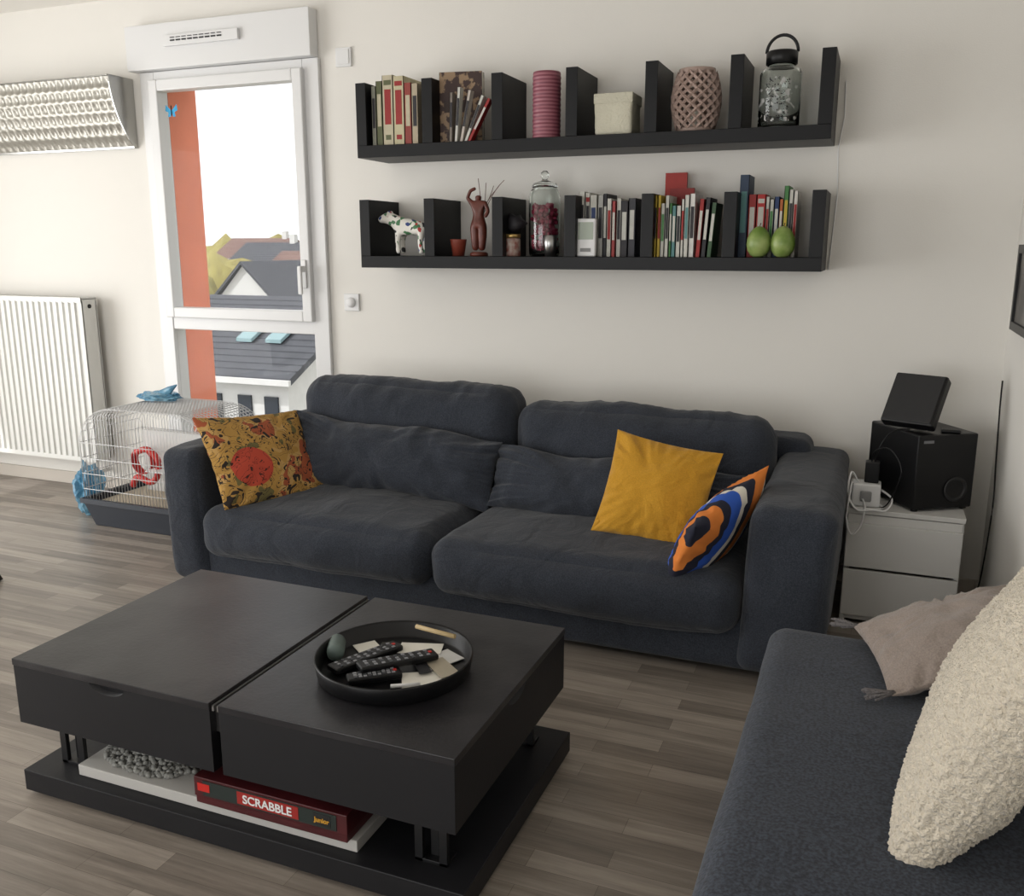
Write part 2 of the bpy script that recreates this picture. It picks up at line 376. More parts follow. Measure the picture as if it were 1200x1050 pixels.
b=MB();b.tube([(x1-.06,3.85,z0),(x1-.06,3.85,.12),(x1-.06,3.90,.12),(x1-.06,3.935,.12)],.011,M['whitem'],8)
b.cyl((x1,3.85,z1-.05),.012,.004,M['blackp'],12,Matrix.Rotation(math.pi/2,4,'Y'))
b.box(-5.2,-5.17,3.9,3.949,.3,1.0,M['whitem']);b.box(-4.4,-4.37,3.9,3.949,.3,1.0,M['whitem']);b.done('valve_and_brackets',r)
# ---------------------------------------------------------------- louvred reflector lamp
r=root('louvred_light_fixture',(-4.3,3.88,2.1))
def lp(t):
    a=t*math.pi/2
    return (3.945-.02-.135*(math.cos(a)**.8 if t<1 else 0), 2.255-.33*t)
b=MB();nx,nz=150,36;x0,x1=-5.3,-3.74
o=len(b.v)
for i in range(nx+1):
    for j in range(nz+1):
        t=j/nz;y,z=lp(t);ux=(i/nx*(x1-x0))/.052;row=t*6
        k=.014*abs(math.sin(math.pi*(ux+.5*(int(min(row,5.999))%2))))*abs(math.sin(math.pi*row))
        b.v.append(Vector((x0+i/nx*(x1-x0),min(3.947,y+k),z)))
for i in range(nx):
    for j in range(nz):
        a=o+i*(nz+1)+j;b.f.append([a,a+1,a+nz+2,a+nz+1]);b.mi.append(b.m(M['alu']));b.sm.append(True)
b.done('louvre_reflector',r)
b=MB();pr=[(x1,)+lp(i/12) for i in range(13)];pr=[(x1,3.948,2.262),(x1,3.775,2.262)]+[(p[0],p[1]-.008,p[2]) for p in pr]+[(x1,3.948,1.915)]
b.prism(pr,(.006,0,0),M['chrome'])
b.box(x0,x1,3.78,3.948,2.256,2.262,M['chrome']);b.box(x0,x1,3.925,3.948,1.915,1.925,M['chrome']);b.done('end_cap_and_rails',r)
# ---------------------------------------------------------------- floating shelves
def shelf(name,z0,z1):
    r=root(name,(-1.22,3.81,z0));b=MB();k=M['black']
    b.box(-2.22,-.215,3.67,3.949,z0,z0+.052,k)
    for i in range(7): 
        x=-2.22+i*.3258;b.box(x,x+.05,3.67,3.949,z0+.052,z1,k)
    b.done('shelf_board_with_dividers',r,.0015);return r
shelf('floating_shelf',1.79,2.105)
shelf('floating_shelf',1.31,1.61)
def book(b,x,w,d,h,z,col,y=3.70,lab=None,lean=0,lab2=None):
    T=Matrix.Translation((x,y,z))@Matrix.Rotation(lean,4,'Y')
    c=col if not isinstance(col,tuple) else bm_(col)
    b.box(0,w,0,.002,0,h,c,T);b.box(0,.002,0,d,0,h,c,T);b.box(w-.002,w,0,d,0,h,c,T)
    b.box(.002,w-.002,.002,d-.003,.002,h-.003,M['paper'],T)
    if lab: b.box(w*.2,w*.8,-.0008,.0,h*.3,h*.8,bm_(lab),T)
    if lab2: b.box(w*.15,w*.85,-.0008,.0,h*.86,h*.93,bm_(lab2),T);b.box(w*.25,w*.75,-.0008,.0,h*.08,h*.15,bm_(lab2),T)
_bm={}
def bm_(c):
    if c not in _bm: _bm[c]=mat('cover_%d_%d_%d'%c,tuple(int(q*.9) for q in c),.55,var=.05,vscale=30)
    return _bm[c]
zU=1.8425;zL=1.3625
WH=(212,210,202);CR=(204,194,166);RD=(160,36,34);DK=(38,36,42);OL=(96,100,66);GN=(70,130,70);YL=(210,180,60);BL=(36,60,110);BR=(84,60,44);TE=(90,140,140);OR=(195,105,50)
b=MB();x=-2.158
for (w,h,c,l,l2) in [(.022,.25,(150,150,136),DK,None),(.030,.27,OL,CR,None),(.052,.292,CR,RD,OL),(.052,.285,(206,196,160),RD,RD),(.034,.255,(150,60,50),CR,None),(.03,.25,(190,176,150),DK,None)]:
    book(b,x,w,.17,h,zU,c,3.70,l,0,l2);x+=w+.002
b.done('row_of_books')
b=MB()
mcov=mat('patterned_book_cover',(150,124,96),.5,c2=(58,36,30),vscale=30,pos=(.5,.56))
T=Matrix.Translation((-1.845,3.745,zU))@Matrix.Rotation(math.radians(10),4,'Z')
b.box(0,.19,0,.002,0,.295,mcov,T);b.box(0,.19,.04,.042,0,.295,mcov,T);b.box(0,.002,0,.04,0,.295,mcov,T);b.box(.003,.188,.002,.04,.003,.292,M['paper'],T)
b.box(.02,.15,-.001,0,.13,.18,bm_((60,40,34)),T)
for x,l,c,h in [(-1.775,.03,(130,120,110),.2),(-1.75,.08,WH,.22),(-1.725,.2,(200,190,180),.21),(-1.705,.42,WH,.2),(-1.69,.52,RD,.195)]:
    book(b,x,.015,.03,h,zU+.001,c,3.69,DK if c!=RD else WH,l)
b.done('row_of_books')
ms=bpy.data.materials.new('striped_ceramic');ms.use_nodes=True;nt=ms.node_tree;tc=nt.nodes.new('ShaderNodeTexCoord');wv=nt.nodes.new('ShaderNodeTexWave');wv.bands_direction='Z';wv.inputs['Scale'].default_value=22;wv.inputs['Distortion'].default_value=.3
rp=nt.nodes.new('ShaderNodeValToRGB');rp.color_ramp.elements[0].color=lin((116,50,68));rp.color_ramp.elements[1].color=lin((158,100,110));nt.links.new(tc.outputs['Object'],wv.inputs[0]);nt.links.new(wv.outputs['Fac'],rp.inputs[0]);nt.links.new(rp.outputs[0],nt.nodes['Principled BSDF'].inputs['Base Color'])
pr=[(.0,0),(.054,0),(.058,.004)]
for i in range(48):
    z=.005+i*.0053;pr.append((.058+.0012*math.sin(i*1.6),z))
pr+=[(.056,.262),(.050,.262),(.048,.25),(.048,.02),(0,.02)]
MB().lathe(pr,ms,(-1.35,3.745,zU),40).done('striped_vase')
mc=mat('cream_felt',(198,194,176),.95,bump=.5,bscale=120,var=.05)
r=root('planter_cube',(-1.06,3.77,zU))
rbox('fabric_body',-1.13,-.975,3.70,3.85,zU+.001,zU+.16,.012,mc,r,amp=.004,fr=14,cuts=16)
MB().box(-1.133,-.972,3.697,3.853,zU+.12,zU+.16,mc).done('folded_cuff',r,.004)
mlan=mat('pink_beige_ceramic',(172,150,140),.5,var=.08,bump=.1)
LX,LY=-.735,3.775
r=root('lattice_lantern',(LX,LY,zU))
b=MB();prof=lambda t:.068+.022*math.sin(math.pi*t)
n=14;rows=12
for j in range(rows+1):
    t=j/rows
    for i in range(n):
        a=2*math.pi*(i+.5*(j%2))/n;R_=prof(t);b.v.append(Vector((LX+R_*math.cos(a),LY+R_*math.sin(a),zU+.012+.215*t)))
for j in range(rows-1):
    for i in range(n):
        if (j%2)==0: q=[j*n+i,(j+1)*n+i,(j+2)*n+i,(j+1)*n+(i-1)%n]
        else: q=[j*n+i,(j+1)*n+(i+1)%n,(j+2)*n+i,(j+1)*n+i]
        b.f.append(q);b.mi.append(b.m(mlan));b.sm.append(False)
ob=b.done('lattice_wall',r)
wf=ob.modifiers.new('w','WIREFRAME');wf.thickness=.019;wf.use_even_offset=False
MB().lathe([(0,0),(.070,0),(.072,.018),(.06,.02),(0,.02)],mlan,(LX,LY,zU),32).lathe([(.05,.220),(.070,.215),(.071,.237),(.05,.241),(.046,.234)],mlan,(LX,LY,zU),32).cyl((LX,LY,zU+.02),.025,.07,M['paper'],20).done('rims_and_candle',r)
c=(-.415,3.76,zU)
r=root('glass_bottle',c)
MB().lathe([(0,0),(.072,0),(.077,.006),(.077,.195),(.070,.212),(.052,.22),(.052,.229),(.049,.229),(.049,.218),(.067,.208),(.074,.194),(.074,.008),(0,.005)],M['glass'],c,36).done('jar_glass',r)
b=MB();b.lathe([(0,.229),(.052,.229),(.058,.231),(.058,.273),(.052,.277),(0,.277)],M['blackp'],c,32)
b.tube([(c[0]+.057*math.cos(a),c[1],c[2]+.273+.062*math.sin(a)) for a in [math.pi*i/16 for i in range(17)]],.006,M['blackp'],8)
b.done('black_lid_and_handle',r)
b=MB();ink=bm_((30,30,34));wi=bm_((190,190,188))
for i in range(46):
    for j in range(46):
        a0=math.pi*1.08+i*.052;zz=zU+.02+j*.0034
        nv=noise.fractal(Vector((i*.16,j*.13,3)),1,2,3);mt_=None
        if abs(nv)<.045 and (12<i<36): mt_=ink
        elif nv>.33: mt_=wi
        if mt_: b.poly([(c[0]+.0778*math.cos(a),c[1]+.0778*math.sin(a),z) for a,z in((a0,zz),(a0+.052,zz),(a0+.052,zz+.0034),(a0,zz+.0034))],mt_,True)
b.done('printed_label',r,fix=False)
# ---- lower shelf
vor=bpy.data.materials.new('painted_cow');vor.use_nodes=True;nt=vor.node_tree;tc=nt.nodes.new('ShaderNodeTexCoord');v_=nt.nodes.new('ShaderNodeTexVoronoi');v_.inputs['Scale'].default_value=60
rp=nt.nodes.new('ShaderNodeValToRGB');rp.color_ramp.interpolation='CONSTANT'
cols=[(225,222,214),(178,60,56),(225,222,214),(40,60,120),(225,222,214),(30,30,34),(225,222,214),(70,120,80)]
e=rp.color_ramp.elements;e[0].color=lin(cols[0]);e[1].position=.42;e[1].color=lin(cols[1])
for p_,cc in zip((.48,.56,.62,.70,.75,.85),cols[2:]): k=e.new(p_);k.color=lin(cc)
sp=nt.nodes.new('ShaderNodeSeparateColor');nt.links.new(tc.outputs['Object'],v_.inputs['Vector']);nt.links.new(v_.outputs['Color'],sp.inputs[0]);nt.links.new(sp.outputs[0],rp.inputs[0]);nt.links.new(rp.outputs[0],nt.nodes['Principled BSDF'].inputs['Base Color'])
r=root('cow_figurine',(-2.03,3.76,zL))
cx,cy,cz=-2.03,3.76,zL
vs=[(.055,0,.125),(.02,0,.13),(-.03,0,.135),(-.065,0,.15),(-.095,-.005,.175),(-.125,-.01,.165),(-.14,-.012,.155),
 (.06,-.025,.10),(.055,-.028,.055),(.062,-.028,.008),(.06,.025,.10),(.052,.028,.055),(.058,.028,.008),
 (-.045,-.025,.10),(-.048,-.027,.055),(-.043,-.027,.008),(-.045,.025,.10),(-.05,.027,.055),(-.046,.027,.008),
 (.08,0,.135),(.092,0,.10),(.094,0,.06),(-.095,-.035,.185),(-.095,.03,.185),(-.088,-.018,.2),(-.088,.012,.2)]
es=[(0,1),(1,2),(2,3),(3,4),(4,5),(5,6),(0,7),(7,8),(8,9),(0,10),(10,11),(11,12),(2,13),(13,14),(14,15),(2,16),(16,17),(17,18),(0,19),(19,20),(20,21),(4,22),(4,23),(4,24),(4,25)]
rd=[.040,.040,.038,.026,.022,.018,.015,.018,.012,.013,.018,.012,.013,.017,.012,.013,.017,.012,.013,.008,.004,.006,.006,.006,.005,.005]
skin('painted_body',[(cx+.02+x*1.12,cy+y*.95,cz+z*1.0) for x,y,z in vs],es,[q*.95 for q in rd],vor,r)
MB().lathe([(0,0),(.035,0),(.042,.065),(.038,.068),(.034,.06),(0,.06)],bm_(DK),(-1.955,3.88,zL),24).done('candle_pot')
MB().lathe([(0,0),(.026,0),(.036,.065),(.038,.073),(.034,.073),(.028,.02),(0,.02)],mat('terracotta_cup',(120,52,38),.5),(-1.765,3.75,zL),24).done('terracotta_cup')
r=root('wooden_statuette',(-1.665,3.75,zL));mw=mat('carved_wood',(92,44,34),.35,var=.2,vscale=30,bump=.1)
MB().lathe([(0,0),(.040,0),(.040,.012),(.032,.018),(0,.018)],mw,(-1.665,3.75,zL),24).done('plinth',r)
vs=[(0,0,.15),(0,0,.18),(.002,0,.215),(.0,0,.238),(-.002,0,.262),(-.016,0,.13),(-.014,-.004,.075),(-.014,0,.022),(.014,0,.13),(.016,-.004,.075),(.012,0,.022),
 (-.028,0,.228),(-.045,-.004,.25),(-.03,-.01,.28),(-.008,-.006,.29),(.028,0,.226),(.042,-.006,.19),(.03,-.014,.165)]
es=[(0,1),(1,2),(2,3),(3,4),(0,5),(5,6),(6,7),(0,8),(8,9),(9,10),(2,11),(11,12),(12,13),(13,14),(2,15),(15,16),(16,17)]
skin('carved_figure',[(-1.665+x*1.15,3.75+y,zL+z) for x,y,z in vs],es,[.027,.020,.027,.011,.021,.025,.020,.015,.025,.020,.015,.012,.009,.008,.008,.012,.009,.008],mw,r)
b=MB()
for i in range(5):
    a=.4+i*.35;b.tube([(-1.655+t*.12*math.cos(a)*.9,3.78,zL+.18+t*.14+.02*math.sin(t*3+i)) for t in [j/8 for j in range(9)]],.0015,mw,5)
b.done('twigs',r)
r=root('small_jar',(-1.50,3.74,zL));b=MB();b.lathe([(0,0),(.032,0),(.034,.005),(.034,.07),(.03,.078),(0,.078)],mat('jam_label',(170,160,150),.4,c2=(120,60,50),vscale=40),(-1.50,3.74,zL),28)
b.lathe([(0,.078),(.034,.078),(.034,.094),(0,.094)],mat('brass_lid',(190,160,100),.3,metal=.8),(-1.50,3.74,zL),28).ico((-1.50,3.77,zL+.14),.042,bm_(DK),2,.5,fr=9);b.done('jar_body',r)
r=root('apothecary_jar',(-1.372,3.79,zL));c=(-1.372,3.79,zL)
MB().lathe([(0,0),(.06,0),(.066,.01),(.068,.06),(.068,.25),(.06,.275),(.052,.285),(.056,.29),(.053,.29),(.05,.285),(.056,.27),(.065,.248),(.065,.06),(.062,.012),(0,.008)],M['glass'],c,36).lathe([(0,.292),(.056,.292),(.05,.305),(.02,.315),(.01,.32),(.018,.335),(.018,.347),(.008,.357),(0,.358)],M['glass'],c,32).done('jar_and_stopper',r)
mp_=mat('potpourri_red',(150,30,66),.7);b=MB()
for i in range(260):
    a=random.random()*6.28;q=.053*math.sqrt(random.random());b.ico((c[0]+q*math.cos(a),c[1]+q*math.sin(a),zL+.02+random.random()*.20),.011,mp_ if random.random()<.75 else bm_((200,90,120)),1,.3)
b.done('potpourri',r)
MB().lathe([(0,0),(.022,0),(.027,.05),(.031,.088),(.028,.088),(.024,.03),(0,.03)],M['steel'],(-1.315,3.705,zL),28).done('metal_tumbler')
r=root('weather_station',(-1.15,3.72,zL))
MB().box(-1.20,-1.115,3.70,3.725,zL,zL+.155,W).done('case',r,.006);MB().box(-1.19,-1.125,3.698,3.70,zL+.07,zL+.14,mat('lcd',(150,160,145),.3)).box(-1.18,-1.135,3.698,3.70,zL+.02,zL+.035,bm_((150,150,150))).done('screen',r)
def row(x,x1,y,specs,z):
    b=MB();i=0
    while x<x1 and i<len(specs):
        w,h,c,l,l2=specs[i];book(b,x,w,.14+random.random()*.03,h,z,c,y+random.random()*.012,l,0,l2);x+=w+.0012;i+=1
    return b
b=row(-1.205,-.94,3.745,[(.026,.265,WH,DK,None),(.022,.26,WH,DK,RD),(.03,.25,WH,BL,None),(.024,.25,(190,190,186),DK,None),(.016,.255,DK,WH,None),(.02,.235,WH,RD,None),(.016,.225,(170,60,60),WH,None),(.02,.235,WH,DK,None),(.03,.225,DK,WH,None),(.03,.235,(58,58,66),WH,None)],zL);b.done('row_of_books')
b=row(-.872,-.71,3.70,[(.012,.242,YL,DK,None),(.014,.242,YL,RD,None),(.016,.21,WH,GN,None),(.016,.24,WH,DK,None),(.01,.21,GN,WH,None),(.016,.2,TE,WH,None),(.018,.2,WH,DK,None),(.012,.225,WH,RD,None),(.018,.24,WH,TE,None),(.022,.245,(230,228,224),DK,None)],zL)
for x,l,c,h in [(-.70,.10,RD,.225),(-.678,.12,DK,.23),(-.655,.14,(60,90,60),.21)]: book(b,x,.018,.15,h,zL,c,3.70,WH,l*.5)
T=Matrix.Translation((-.87,3.88,zL))
b.box(0,.09,0,.02,0,.34,bm_((170,46,38)),T);b.box(.03,.13,-.04,-.022,0,.275,bm_((140,34,30)),T)
b.done('row_of_books')
b=MB();x=-.545
for w,h,c,l,l2,le in [(.035,.315,(40,58,84),TE,None,0),(.03,.24,RD,WH,None,0),(.034,.24,(190,44,40),WH,WH,0),(.014,.23,WH,RD,None,0),(.016,.22,WH,GN,None,-.0),(.018,.23,BL,WH,None,0),(.014,.22,OR,WH,None,0),(.018,.27,GN,YL,None,0),(.016,.255,WH,DK,None,0),(.016,.25,(226,222,214),RD,None,0)]:
    book(b,x,w,.15,h,zL,c,3.757,l,le,l2);x+=w+.0012
b.done('row_of_books')
mg=mat('lime_green_glaze',(96,124,50),.35,c2=(150,166,100),vscale=14)
for x in(-.455,-.365):
    MB().lathe([(0,0),(.016,0),(.030,.008),(.042,.026),(.047,.048),(.045,.070),(.037,.090),(.026,.106),(.012,.116),(0,.118)],mg,(x,3.705,zL),28).tube([(x,3.705,zL+.115),(x+.004,3.705,zL+.13)],.002,bm_(BR),6).done('lime')
b=MB();b.tube([(-.19,3.945,2.03),(-.185,3.945,1.9),(-.2,3.94,1.78),(-.19,3.94,1.6),(-.2,3.945,1.4),(-.205,3.945,1.31)],.0025,W,6);b.done('shelf_cable')
# ---------------------------------------------------------------- sofa
r=root('sofa',(-1.38,3.3,0));sf=M['sofa']
rbox('base',-2.65,-.12,2.83,3.84,.035,.21,.03,sf,r)
def armfn(sx):
    def f(o,q):
        o.x+=sx*.012*(q.z);return o
    return f
rbox('arm_left',-2.68,-2.49,2.80,3.86,.04,.60,.05,sf,r,bulge=(.010,.015,.010),amp=.004,fr=5,fn=armfn(-1))
rbox('arm_right',-.335,-.07,2.80,3.86,.04,.605,.05,sf,r,bulge=(.010,.015,.008),amp=.005,fr=5,fn=armfn(1))
rbox('backrest',-2.55,-.2,3.66,3.88,.1,.66,.06,sf,r,amp=.004)
rbox('seat_cushion_left',-2.495,-1.452,2.775,3.55,.165,.375,.075,sf,r,bulge=(.006,.035,.03),amp=.009,fr=3,cuts=56,pucker=.003)
rbox('seat_cushion_right',-1.448,-.34,2.76,3.55,.155,.37,.075,sf,r,bulge=(.006,.04,.028),amp=.009,fr=3,cuts=56,pucker=.003)
rbox('back_cushion_left',-2.43,-1.385,3.42,3.68,.37,.815,.10,sf,r,bulge=(.0,.05,.012),amp=.014,fr=3.4,tilt=math.radians(-8),cuts=64,pucker=.008)
rbox('back_cushion_right',-1.375,-.33,3.41,3.67,.36,.765,.10,sf,r,bulge=(.0,.05,.012),amp=.014,fr=3.4,tilt=math.radians(-8),cuts=64,pucker=.008)
b=MB()
for x in(-2.55,-.22):
    for y in(2.95,3.72): b.cyl((x,y,0),.025,.05,M['blackp'],16)
b.done('feet',r)
def sag(p,u,v):
    p.z+=.02*math.sin(u*2.2+1)*(1-v*v);p.y+=.010*math.sin(u*5)+.012*noise.noise(Vector((u*3,v,1)));return p
pillow('lumbar_cushion_left',1.03,.30,.20,sf,basis((-1.91,3.30,.515),(1,.0,-.045),(0,.42,.9)),80,.02,6,.02,r,sag,.3,crease=.035)
pillow('lumbar_cushion_right',1.02,.26,.19,sf,basis((-.90,3.29,.475),(1,.0,-.02),(0,.46,.9)),80,.02,6,.02,r,sag,.3,crease=.035)
def pat_mat():
    m=bpy.data.materials.new('african_print');m.use_nodes=True;nt=m.node_tree;N=nt.nodes;L=nt.links;b=N['Principled BSDF'];b.inputs['Roughness'].default_value=.9
    tc=N.new('ShaderNodeTexCoord')
    base=N.new('ShaderNodeTexNoise');base.inputs['Scale'].default_value=9;L.new(tc.outputs['Object'],base.inputs[0])
    r=N.new('ShaderNodeValToRGB');r.color_ramp.interpolation='CONSTANT';e=r.color_ramp.elements;e[0].color=lin((104,94,54));e[1].position=.40;e[1].color=lin((172,132,66))
    k=e.new(.56);k.color=lin((184,146,86));k=e.new(.62);k.color=lin((156,80,48));L.new(base.outputs['Fac'],r.inputs[0])
    ln=N.new('ShaderNodeTexNoise');ln.inputs['Scale'].default_value=16;ln.inputs['Distortion'].default_value=1.9;ln.inputs['Detail'].default_value=1;L.new(tc.outputs['Object'],ln.inputs[0])
    r2=N.new('ShaderNodeValToRGB');e=r2.color_ramp.elements;r2.color_ramp.interpolation='CONSTANT';e[0].color=(0,0,0,1);e[1].position=.5;e[1].color=(1,1,1,1);k=e.new(.525);k.color=(0,0,0,1);k=e.new(.65);k.color=(1,1,1,1);L.new(ln.outputs['Fac'],r2.inputs[0])
    mx=N.new('ShaderNodeMixRGB');L.new(r2.outputs[0],mx.inputs[0]);L.new(r.outputs[0],mx.inputs[1]);mx.inputs[2].default_value=lin((40,32,28))
    mp=N.new('ShaderNodeMapping');mp.inputs['Location'].default_value=(.09,.06,0);L.new(tc.outputs['Object'],mp.inputs[0])
    sx=N.new('ShaderNodeSeparateXYZ');L.new(mp.outputs[0],sx.inputs[0]);cb=N.new('ShaderNodeCombineXYZ');L.new(sx.outputs[0],cb.inputs[0]);L.new(sx.outputs[1],cb.inputs[1])
    ln_=N.new('ShaderNodeVectorMath');ln_.operation='LENGTH';L.new(cb.outputs[0],ln_.inputs[0])
    r3=N.new('ShaderNodeValToRGB');r3.color_ramp.interpolation='CONSTANT';e=r3.color_ramp.elements;e[0].color=(1,1,1,1);e[1].position=.085;e[1].color=(0,0,0,1);L.new(ln_.outputs['Value'],r3.inputs[0])
    red=N.new('ShaderNodeMixRGB');L.new(r2.outputs[0],red.inputs[0]);red.inputs[1].default_value=lin((176,66,46));red.inputs[2].default_value=lin((60,26,22))
    mx2=N.new('ShaderNodeMixRGB');L.new(r3.outputs[0],mx2.inputs[0]);L.new(mx.outputs[0],mx2.inputs[1]);L.new(red.outputs[0],mx2.inputs[2]);L.new(mx2.outputs[0],b.inputs['Base Color'])
    return m
pillow('patterned_pillow',.49,.43,.13,pat_mat(),basis((-2.365,3.06,.535),(.2,.46,-.03),(-.27,.10,.36)),44,.006,7,.07,crease=.02)
pillow('mustard_pillow',.39,.385,.13,M['yellow'],basis((-.69,3.11,.54),(.9,.05,-.15),(.24,.40,.88)),60,.012,8,.07,crease=.03)
def str_mat():
    m=bpy.data.materials.new('retro_stripes');m.use_nodes=True;nt=m.node_tree;N=nt.nodes;L=nt.links;b=N['Principled BSDF'];b.inputs['Roughness'].default_value=.9
    tc=N.new('ShaderNodeTexCoord');mp=N.new('ShaderNodeMapping');mp.inputs['Location'].default_value=(-.42,.30,0);L.new(tc.outputs['Object'],mp.inputs[0])
    s=N.new('ShaderNodeSeparateXYZ');L.new(mp.outputs[0],s.inputs[0]);c=N.new('ShaderNodeCombineXYZ');L.new(s.outputs[0],c.inputs[0]);L.new(s.outputs[1],c.inputs[1])
    l=N.new('ShaderNodeVectorMath');l.operation='LENGTH';L.new(c.outputs[0],l.inputs[0])
    r=N.new('ShaderNodeValToRGB');r.color_ramp.interpolation='CONSTANT';e=r.color_ramp.elements
    cols=[(0,(30,34,62)),(.26,(24,26,44)),(.29,(214,124,50)),(.34,(216,210,198)),(.365,(24,26,44)),(.40,(40,84,178)),(.44,(24,26,44)),(.46,(216,210,198)),(.485,(214,124,50)),(.55,(24,26,44)),(.58,(216,210,198)),(.605,(40,84,178)),(.65,(24,26,44)),(.68,(214,124,50)),(.74,(24,26,44))]
    e[0].color=lin(cols[0][1]);e[1].position=cols[1][0];e[1].color=lin(cols[1][1])
    for p,q in cols[2:]: k=e.new(p);k.color=lin(q)
    L.new(l.outputs['Value'],r.inputs[0]);L.new(r.outputs[0],b.inputs['Base Color']);return m
pillow('striped_pillow',.46,.36,.15,str_mat(),basis((-.455,2.95,.47),(.17,.42,.12),(.20,-.06,.38)),44,.005,7,.07,crease=.02)
# ---------------------------------------------------------------- coffee table
r=root('coffee_table',(-1.35,1.85,0));tb=M['tablebody'];tt=M['tabletop']
def cut(ob,cutter):
    bpy.context.view_layer.update()
    mo=ob.modifiers.new('c','BOOLEAN');mo.object=cutter;mo.operation='DIFFERENCE';mo.solver='EXACT'
    dg=bpy.context.evaluated_depsgraph_get();me=bpy.data.meshes.new_from_object(ob.evaluated_get(dg));ob.modifiers.remove(mo);ob.data=me
def shell(name,x0,x1,notch):
    b=MB();b.box(x0,x1,1.50,2.20,.205,.3635,tb);ob=b.done(name,None)
    n=MB()
    if notch=='f': n.lathe([(.05,-.02),(.05,.02)],tb,(0,0,0),32,Matrix.Translation(((x0+x1)/2+.0,1.50,.3635))@Matrix.Diagonal((1.1,1,.5,1))@Matrix.Rotation(math.pi/2,4,'X'))
    else: n.lathe([(.05,-.02),(.05,.02)],tb,(0,0,0),32,Matrix.Translation((x1,1.85,.3635))@Matrix.Diagonal((1,1.1,.5,1))@Matrix.Rotation(math.pi/2,4,'Y'))
    c=n.done('cutter');cut(ob,c);bpy.data.objects.remove(c)
    ob.parent=r;ob.matrix_parent_inverse=Matrix.Translation(r.location).inverted()
shell('drawer_box_left',-1.97,-1.352,'f');shell('drawer_box_right',-1.325,-.73,'s')
box('top_left',-1.972,-1.351,1.498,2.202,.364,.382,tt,r,.0015);box('top_right',-1.326,-.728,1.498,2.202,.364,.382,tt,r,.0015)
MB().box(-1.352,-1.325,1.52,2.18,.3,.36,M['steel']).box(-1.349,-1.343,1.505,2.195,.36,.374,M['steel']).box(-1.334,-1.328,1.505,2.195,.36,.374,M['steel']).done('sliding_rail',r)
b=MB();b.box(-1.975,-.71,1.495,2.205,.012,.07,tb);b.box(-1.95,-.735,1.52,2.18,0,.012,M['blackp']);b.done('base_plinth',r,.002)
b=MB()
for x in(-1.91,-.86):
    for y in(1.56,2.09):
        b.box(x,x+.02,y,y+.012,.07,.205,M['blackm']);b.box(x+.06,x+.08,y,y+.012,.07,.205,M['blackm']);b.box(x,x+.08,y,y+.05,.07,.078,M['blackm']);b.box(x,x+.08,y,y+.05,.197,.205,M['blackm'])
        b.box(x+.03,x+.05,y+.02,y+.03,.07,.205,M['blackm'])
b.done('legs',r,.001)
MB().box(-1.82,-.99,1.53,1.86,.0705,.100,mat('box_card',(176,174,170),.7)).done('white_game_box',bevel=.002)
r2=root('board_game_box',(-1.21,1.62,.10))
mr=mat('box_burgundy',(70,22,26),.4,var=.2,vscale=12);mgn=bm_((34,44,40))
b=MB();b.box(-1.425,-1.005,1.515,1.76,.101,.167,mr);b.box(-1.427,-1.003,1.513,1.762,.120,.171,mr);b.done('box_body',r2,.0015)
b=MB();b.box(-1.40,-1.03,1.5115,1.513,.126,.165,mgn);b.box(-1.30,-1.13,1.5105,1.512,.130,.162,mat('label_red',(150,40,36),.4));b.box(-1.09,-1.045,1.5105,1.512,.132,.160,bm_((30,30,30)));b.box(-1.415,-1.38,1.5105,1.512,.137,.157,M['redp']);b.done('labels',r2)
def text(body,size,loc,rot,mt,parent,name):
    t=bpy.data.curves.new(name,'FONT');t.body=body;t.size=size;t.extrude=.0005;t.align_x='CENTER';t.align_y='CENTER';t.materials.append(mt);t.offset=.0006
    o=bpy.data.objects.new(name,t);o.location=loc;o.rotation_euler=rot;link(o,parent);return o
text('SCRABBLE',.030,(-1.215,1.5095,.145),(math.pi/2,0,0),M['white'],r2,'title_lettering')
text('Junior',.016,(-1.067,1.5095,.145),(math.pi/2,0,0),M['yellow'],r2,'corner_lettering')
text('SCRABBLE',.07,(-1.215,1.64,.1715),(0,0,0),M['white'],r2,'lid_lettering')
b=MB();mgk=mat('grey_pebbles',(128,128,124),.85,var=.2,vscale=40)
for i in range(900):
    a=random.random()*6.28;q=math.sqrt(random.random());b.ico((-1.655+.15*q*math.cos(a),1.635+.09*q*math.sin(a),.103+.03*(1-q)*random.random()+.004),.006+.004*random.random(),mgk,1,.5,(1,1,.8))
b.done('pile_of_pebbles')
r=root('round_tray',(-1.035,1.80,.382));c=(-1.035,1.80,.3825)
MB().lathe([(0,0),(.176,0),(.186,.006),(.194,.046),(.192,.05),(.188,.046),(.181,.012),(.174,.008),(0,.008)],M['blackp'],c,72).done('tray_body',r)
def remote(cx,cy,ang,L_=.17,w=.045,z=.393,tl=0,name='remote_control'):
    rr=root(name,(cx,cy,z));T=Matrix.Translation((cx,cy,z))@Matrix.Rotation(ang,4,'Z')@Matrix.Rotation(tl,4,'Y')
    b=MB();b.box(-L_/2,L_/2,-w/2,w/2,0,.016,M['blackp'],T);b.done('shell',rr,.005,seg=3)
    b=MB();g=bm_((150,152,156));g2=bm_((80,82,86))
    for i in range(9):
        for j in range(3):
            x=-L_/2+.02+i*(L_-.035)/8.5;y=(j-1)*w*.27;b.box(x-.004,x+.004,y-.0035,y+.0035,.016,.0178,g if (i+j)%3 else g2,T)
    b.box(L_/2-.02,L_/2-.012,-.004,.004,.016,.018,M['redp'],T);b.done('buttons',rr);return rr
remote(-1.115,1.80,math.radians(66),.20,.045,.396)
remote(-1.02,1.79,math.radians(50),.20,.045,.408,.04)
remote(-1.045,1.72,math.radians(40),.13,.04,.396)
b=MB()
